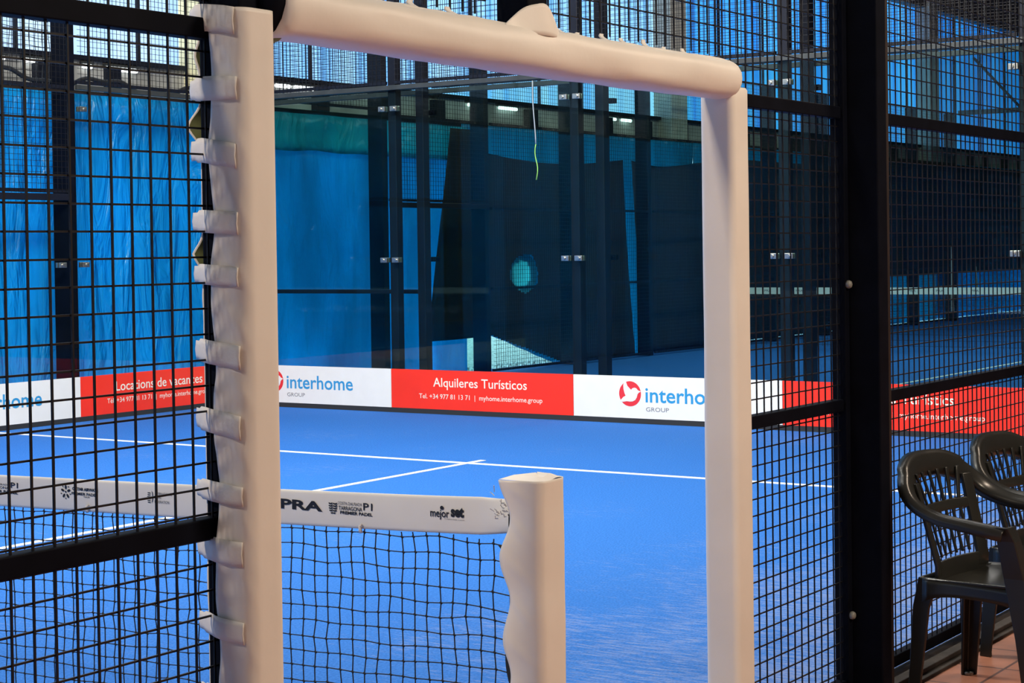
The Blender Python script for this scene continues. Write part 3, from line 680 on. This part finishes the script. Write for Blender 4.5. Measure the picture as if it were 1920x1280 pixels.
net = thing('padel_net', 'padel net with white printed tape and black cord mesh across the court', 'net', (0, 5, 0))
def zt(y): return max(.862, .9155-.031*max(0, y)**.75)
def tapef(u, v):
    y = -.02+10.0*u**2.2; s = math.sin(2*PI*v); c_ = math.cos(2*PI*v)
    pinch = max(0, 1-y/.07)
    z = zt(y)-.0455+(.0455*(1-.1*pinch))*max(-1, min(1, 1.15*c_)); xx = .0055*s*(1+1.2*pinch)+pinch*.003*math.sin(v*12+3)
    return (xx+.0012*noise.noise((y*6, z*20, 0)), y, z)
tp = MB().grid(tapef, 160, 16, True).build('tape', MT['tape'], net, True)
tuft = MB()
for i in range(26):
    rnd = random.Random(i); y = rnd.uniform(-.02, .03); z = zt(0)-rnd.uniform(-.012, .06)
    tuft.tube([(-.004, y, z), (-.012-rnd.random()*.012, y-.004+rnd.uniform(-.01, .01), z+.008+rnd.random()*.01)], .0012, 3)
tuft.build('frayed_edge', MT['tape'], net)
nm = MB(); PITCH = .0405; rows = 22; NYC = 246
def npt(i, j):
    y = .035+i*PITCH; z = zt(y)-.1-j*.0395
    wob = 1 if i < 60 else .4
    return Vector((.006*noise.noise((i*.35, j*.3, 3)), y+wob*(.007*noise.noise((i*.6, j*.45, 0))+.006*noise.noise((i*.15, j*.8, 5)))-.010*(1-j/rows)*min(1, i/10), z+wob*.008*noise.noise((i*.35, j*.6, 9))-.012*math.exp(-i/4)*(j < 5)))
for i in range(NYC):
    nm.tube([npt(i, -.3)]+[npt(i, j) for j in range(rows)], .00165, 4 if i < 60 else 3, False)
for j in range(rows):
    nm.tube([Vector((.0, -.022, npt(0, j).z-.006))]+[npt(i, j) for i in range(NYC)], .00165, 4, False)
for i in range(50):
    for j in range(rows):
        q = npt(i, j); nm.tube([q-Vector((0, .0032, .0014)), q+Vector((0, .0032, .0014))], .0030, 5)
nm.build('net_mesh', MT['cord'], net, True)
for y, z in ((.434, .815), (1.413, .800)):
    kb = MB()
    for a in range(3): kb.tube([(-.008, y+.006*math.cos(a*2.1), z+.006*math.sin(a*2.1)), (-.014, y, z), (-.010, y-.004+.003*a, z-.016)], .0032, 6)
    kb.build('tape_tie', MT['strap'], net, True)
sb = MB()
sb.grid(lambda u, v: (-.012+.010*math.sin(u*16), -.026+.012*v+.006*math.sin(u*21), .81-.8*u), 40, 2)
sb.poly([(-.012, -.02, .805), (-.014, .012, .800), (-.012, -.012, .775)])
sb.build('side_strap', MT['rubber'], net, solid=.003)
RN = (0, -1, 0); UZ = (0, 0, 1)
def nprint(s, y0, y1, z0, z1, bold=.0, nm_='print'):
    sl = (zt(y1)-zt(y0))/(y1-y0)
    text(s, nm_, MT['ink'], tp, (-.0068, y0, z0-(y0-y1)*sl*.0), RN, UZ, y0-y1, z1-z0, bold, .0008)
nprint('CUPRA', .815, .559, .843, .869, .035)
nprint('COSTA DAURADA', .508, .430, .8655, .8735); nprint('TARRAGONA', .506, .430, .852, .8625, .01); nprint('P1', .426, .397, .856, .8745, .01); nprint('PREMIER PADEL', .501, .397, .842, .850, .03)
nprint('mejor', .217, .160, .849, .874, .012); nprint('set', .155, .116, .858, .883, .05); nprint('mejorset.com', .174, .115, .8505, .8535)
nprint('P1', 1.731, 1.701, .834, .850, .01); nprint('COSTA DAURADA', 1.856, 1.736, .839, .8445); nprint('TARRAGONA', 1.851, 1.738, .829, .8365, .01); nprint('PREMIER PADEL', 1.847, 1.702, .8165, .8255, .03)
nprint('QATAR AIRWAYS', 1.475, 1.372, .8415, .852, .04); nprint('PREMIER PADEL', 1.478, 1.375, .830, .838, .02); nprint('TOUR', 1.430, 1.405, .824, .828, .02)
nprint('INTERNATIONAL', 1.151, 1.087, .850, .857); nprint('PADEL', 1.151, 1.127, .840, .8465); nprint('FEDERATION', 1.152, 1.098, .8275, .835)
# emblems on the tape
def emblem(name, polys):
    mb = MB()
    for P in polys: mb.poly([(-.0078, y, z) for y, z in P])
    mb.build(name, MT['ink'], tp)
def blob(cy, cz, ry, rz, n=14, rot=0):
    out = []
    for i in range(n):
        t = 2*PI*i/n; a, b = ry*math.cos(t), rz*math.sin(t); out.append((cy+a*math.cos(rot)-b*math.sin(rot), cz+a*math.sin(rot)+b*math.cos(rot)))
    return out
em = []
for r_ in range(5):
    z = .869-.006*r_; wl = (.028, .028, .027, .024, .015)[r_]; cy = .524
    for s_ in (0, 1):
        y0 = cy+wl/2-s_*wl*.52; y1 = y0-wl*.46
        em.append([(y0, z), ((y0+y1)/2, z-.0012), (y1, z+.0008), (y1, z-.0030), ((y0+y1)/2, z-.0046), (y0, z-.0036)])
emblem('crest_print', em)
emblem('star_print', [blob(1.5015+.013*math.cos(a), .8365+.0135*math.sin(a), .0066, .0036, rot=a) for a in [PI/2+i*2*PI/5 for i in range(5)]]+[blob(1.5015, .8365, .003, .003)]
       + [blob(1.5015+.019*math.cos(a), .8365+.0185*math.sin(a), .0022, .002) for a in [PI/2+.63+i*2*PI/5 for i in range(5)]])
sh = []
for i in range(6):
    z = .855-.0052*i; h_ = .010-.0012*abs(i-2.5)
    sh.append([(1.173+h_*.75, z), (1.168, z), (1.168, z-.0022), (1.173+h_*.75, z-.0022)])
sh.append([(1.164, .861), (1.160, .856), (1.158, .843), (1.160, .831), (1.164, .826), (1.162, .833), (1.1605, .843), (1.162, .855)])
emblem('shield_print', sh)
emblem('dot_print', [blob(.1815, .8785, .0055, .005)])

# net of the court behind
n2 = thing('padel_net', 'distant net with white tape on the court behind, right side', 'net', (20.65, 5, 0))
tb = MB().box(20.64, 20.66, 0, 9.95, .80, .895).build('tape', MT['tape'], n2)
m2 = MB()
wires(m2, 'y', 0, 9.95, .06, .80, 20.65, .08, .0022); m2.build('net_mesh', MT['cord'], n2)
for y in (9.3, 8.8, 8.2, 7.7, 7.1, 6.7, 6.2):
    text(random.choice(['ADN', 'A', 'HT', 'CUP']) if False else 'PRA', 'print', MT['greyprint'], tb, (20.639, y, .835), RN, UZ, .11, .03, .02, .002)
box('side_post', MT['farsteel'], 20.6, 20.7, 9.88, 9.96, 0, .93, n2)

# ------------------------------------------------------------------ chairs
def smooth_path(P, n):
    out = []
    for i in range(len(P)-1):
        p0 = P[max(i-1, 0)]; p1 = P[i]; p2 = P[i+1]; p3 = P[min(i+2, len(P)-1)]
        for k in range(n):
            t = k/n; out.append(tuple(.5*((2*p1[c])+(-p0[c]+p2[c])*t+(2*p0[c]-5*p1[c]+4*p2[c]-p3[c])*t*t+(-p0[c]+3*p1[c]-3*p2[c]+p3[c])*t**3) for c in range(len(p1))))
    out.append(tuple(P[-1])); return out
def backY(x, z):      # surface of the backrest: leans back, wraps forward at the sides
    return -.205+.10*max(0, (z-.44))/.36-.8*x*x
def build_chair(label):
    t = thing('plastic_armchair', label, 'chair', (0, 0, 0), 'dark plastic armchairs by the fence')
    pm_ = MT['chair']
    # hoop: top of back + both arms as one moulded band; (x, y, z, widthdir x, y, z)
    half = [(0, -.098, .757, 0, .25, 1), (.09, -.108, .754, .15, .25, 1), (.165, -.13, .733, .5, .2, .85), (.232, -.165, .688, .85, .1, .5), (.258, -.21, .650, 1, 0, .3),
            (.272, -.29, .622, 1, 0, .12), (.278, -.38, .610, 1, 0, .05), (.278, -.47, .598, 1, 0, 0), (.270, -.515, .590, 1, 0, 0)]
    path = smooth_path([(-h[0], *h[1:3], -h[3], *h[4:]) for h in half[::-1]]+half[1:], 6)
    rings = []
    for i, q in enumerate(path):
        p = Vector(q[:3]); a = Vector(path[max(i-1, 0)][:3]); b = Vector(path[min(i+1, len(path)-1)][:3]); d = (b-a).normalized()
        wd = Vector(q[3:]); wd = (wd-d*wd.dot(d)).normalized(); nn = d.cross(wd)
        s = abs(q[0])/.27; hw = .046 if s < .7 else .036; th = .009
        if nn.z < -.3 or (abs(nn.z) < .3 and nn.y > 0): nn = -nn
        # slightly arched band with turned down lips
        prof = [(-1, -3.0), (-.93, .1), (-.55, .85), (0, 1), (.55, .85), (.93, .1), (1, -3.0), (.86, -3.0), (.78, -.3), (0, -.1), (-.78, -.3), (-.86, -3.0)]
        rings.append([p+wd*hw*u_+nn*th*v_ for u_, v_ in prof])
    MB().loft(rings).build('armrest_hoop', pm_, t, True)
    # backrest: stiles, crossbar, slats
    def slat(x0, z0, x1, z1, w0, w1, name, th=.008, n=8):
        def fn(i, s, e):
            q = i/n; z = z0+(z1-z0)*q; x = x0+(x1-x0)*q; w_ = w0+(w1-w0)*q; xx = x+s*w_/2
            return (xx, backY(xx, z)+e*th/2, z)
        MB().loft([[fn(i, -1, -1), fn(i, 1, -1), fn(i, 1, 1), fn(i, -1, 1)] for i in range(n+1)]).build(name, pm_, t, True, bevel=.002)
    for s in (-1, 1): slat(s*.158, .40, s*.178, .708, .05, .042, 'stile', .014)
    for i in range(6):
        a = (i-2.5)/2.5; slat(a*.112, .625, a*.146, .735, .013, .015, 'upper_slat'); slat(a*.100, .455, a*.110, .60, .011, .011, 'lower_slat')
    cb = []
    for i in range(17):
        x = -.17+.34*i/16; cb.append([(x, backY(x, zz)+e*.006, zz) for zz, e in ((.596, -1), (.630, -1), (.630, 1), (.596, 1))])
    MB().loft(cb).build('crossbar', pm_, t, True, bevel=.003)
    lb = []
    for i in range(17):
        x = -.175+.35*i/16; lb.append([(x, backY(x, zz)+e*.007, zz) for zz, e in ((.365, -1), (.445, -1), (.445, 1), (.365, 1))])
    MB().loft(lb).build('lower_back', pm_, t, True, bevel=.003)
    # seat: dished, rolled front, apron
    def seatf(u, v):
        x = (u-.5)*2; y = -.185-.405*v
        hwid = .195+.045*v; X = x*hwid
        z = .388+.012*v-.022*(1-x*x)*math.sin(PI*min(1, v*1.05))*(1 if v < .95 else .6)+.012*x**4
        if v > .9: z -= (v-.9)*.22
        return (X, y, z)
    MB().grid(seatf, 20, 20).build('seat', pm_, t, True, solid=.008)
    ap = MB()
    def apron(side):
        def fn(u, v):
            y = -.185-.40*u; x = side*(.196+.045*u); hgt = .05+.03*(abs(u-.5)*2)**3
            return (x+side*.004*v, y, .400-hgt*v)
        return fn
    for s in (-1, 1): ap.grid(apron(s), 16, 3)
    ap.grid(lambda u, v: (-.24+.48*u, -.585-.012*v, .388-(.045+.03*(abs(u-.5)*2)**3)*v), 16, 3)
    ap.grid(lambda u, v: (-.196+.392*u, -.186+.004*v, .403-(.05+.03*(abs(u-.5)*2)**3)*v), 16, 3)
    ap.build('apron', pm_, t, True, solid=.007)
    # legs: folded L sections that taper
    def leg(sx, pts, name):
        rg = []
        for (x, y, z, w_, d_, ys) in pts:
            th = .009; X = sx*x
            o_ = [(0, 0), (1, 0), (1, .22), (.24, .22), (.24, 1), (0, 1)]
            rg.append([(X-sx*(a*w_), y+ys*(b*d_), z) for a, b in o_])
        o = MB().loft(rg).build('leg', pm_, t, False, bevel=.003)
        MB().loft([[(sx*(pts[-1][0]-pts[-1][3]/2)+.018*math.cos(2*PI*j/12), pts[-1][1]+pts[-1][5]*pts[-1][4]*.45+.018*math.sin(2*PI*j/12), zz) for j in range(12)] for zz in (.0, .012)]).build('foot', MT['galv'] if name else pm_, o, True)
    for s in (-1, 1):
        # front: from arm tip down past the seat
        leg(s, [(.290, -.535, .605, .055, .060, 1), (.278, -.552, .56, .05, .062, 1), (.262, -.575, .44, .058, .07, 1), (.268, -.600, .25, .05, .055, 1), (.275, -.625, .0, .042, .042, 1)], 1)
        leg(s, [(.196, -.170, .40, .055, .075, -1), (.200, -.150, .30, .050, .06, -1), (.212, -.135, .0, .042, .042, -1)], 1)
    return t
ch = build_chair('dark grey plastic armchair nearest the thick black post, slatted back to the fence')
ch2 = copy_tree(ch)
ch2['label'] = 'dark grey plastic armchair half cut by the right picture edge, behind the first chair'
ch.location = (2.385, -.045, 0); ch.rotation_euler = (0, 0, -.12)
ch2.location = (3.08, -.045, 0); ch2.rotation_euler = (0, 0, -.11)

for o in list(D.objects):
    if '_base' in o.keys(): del o['_base']
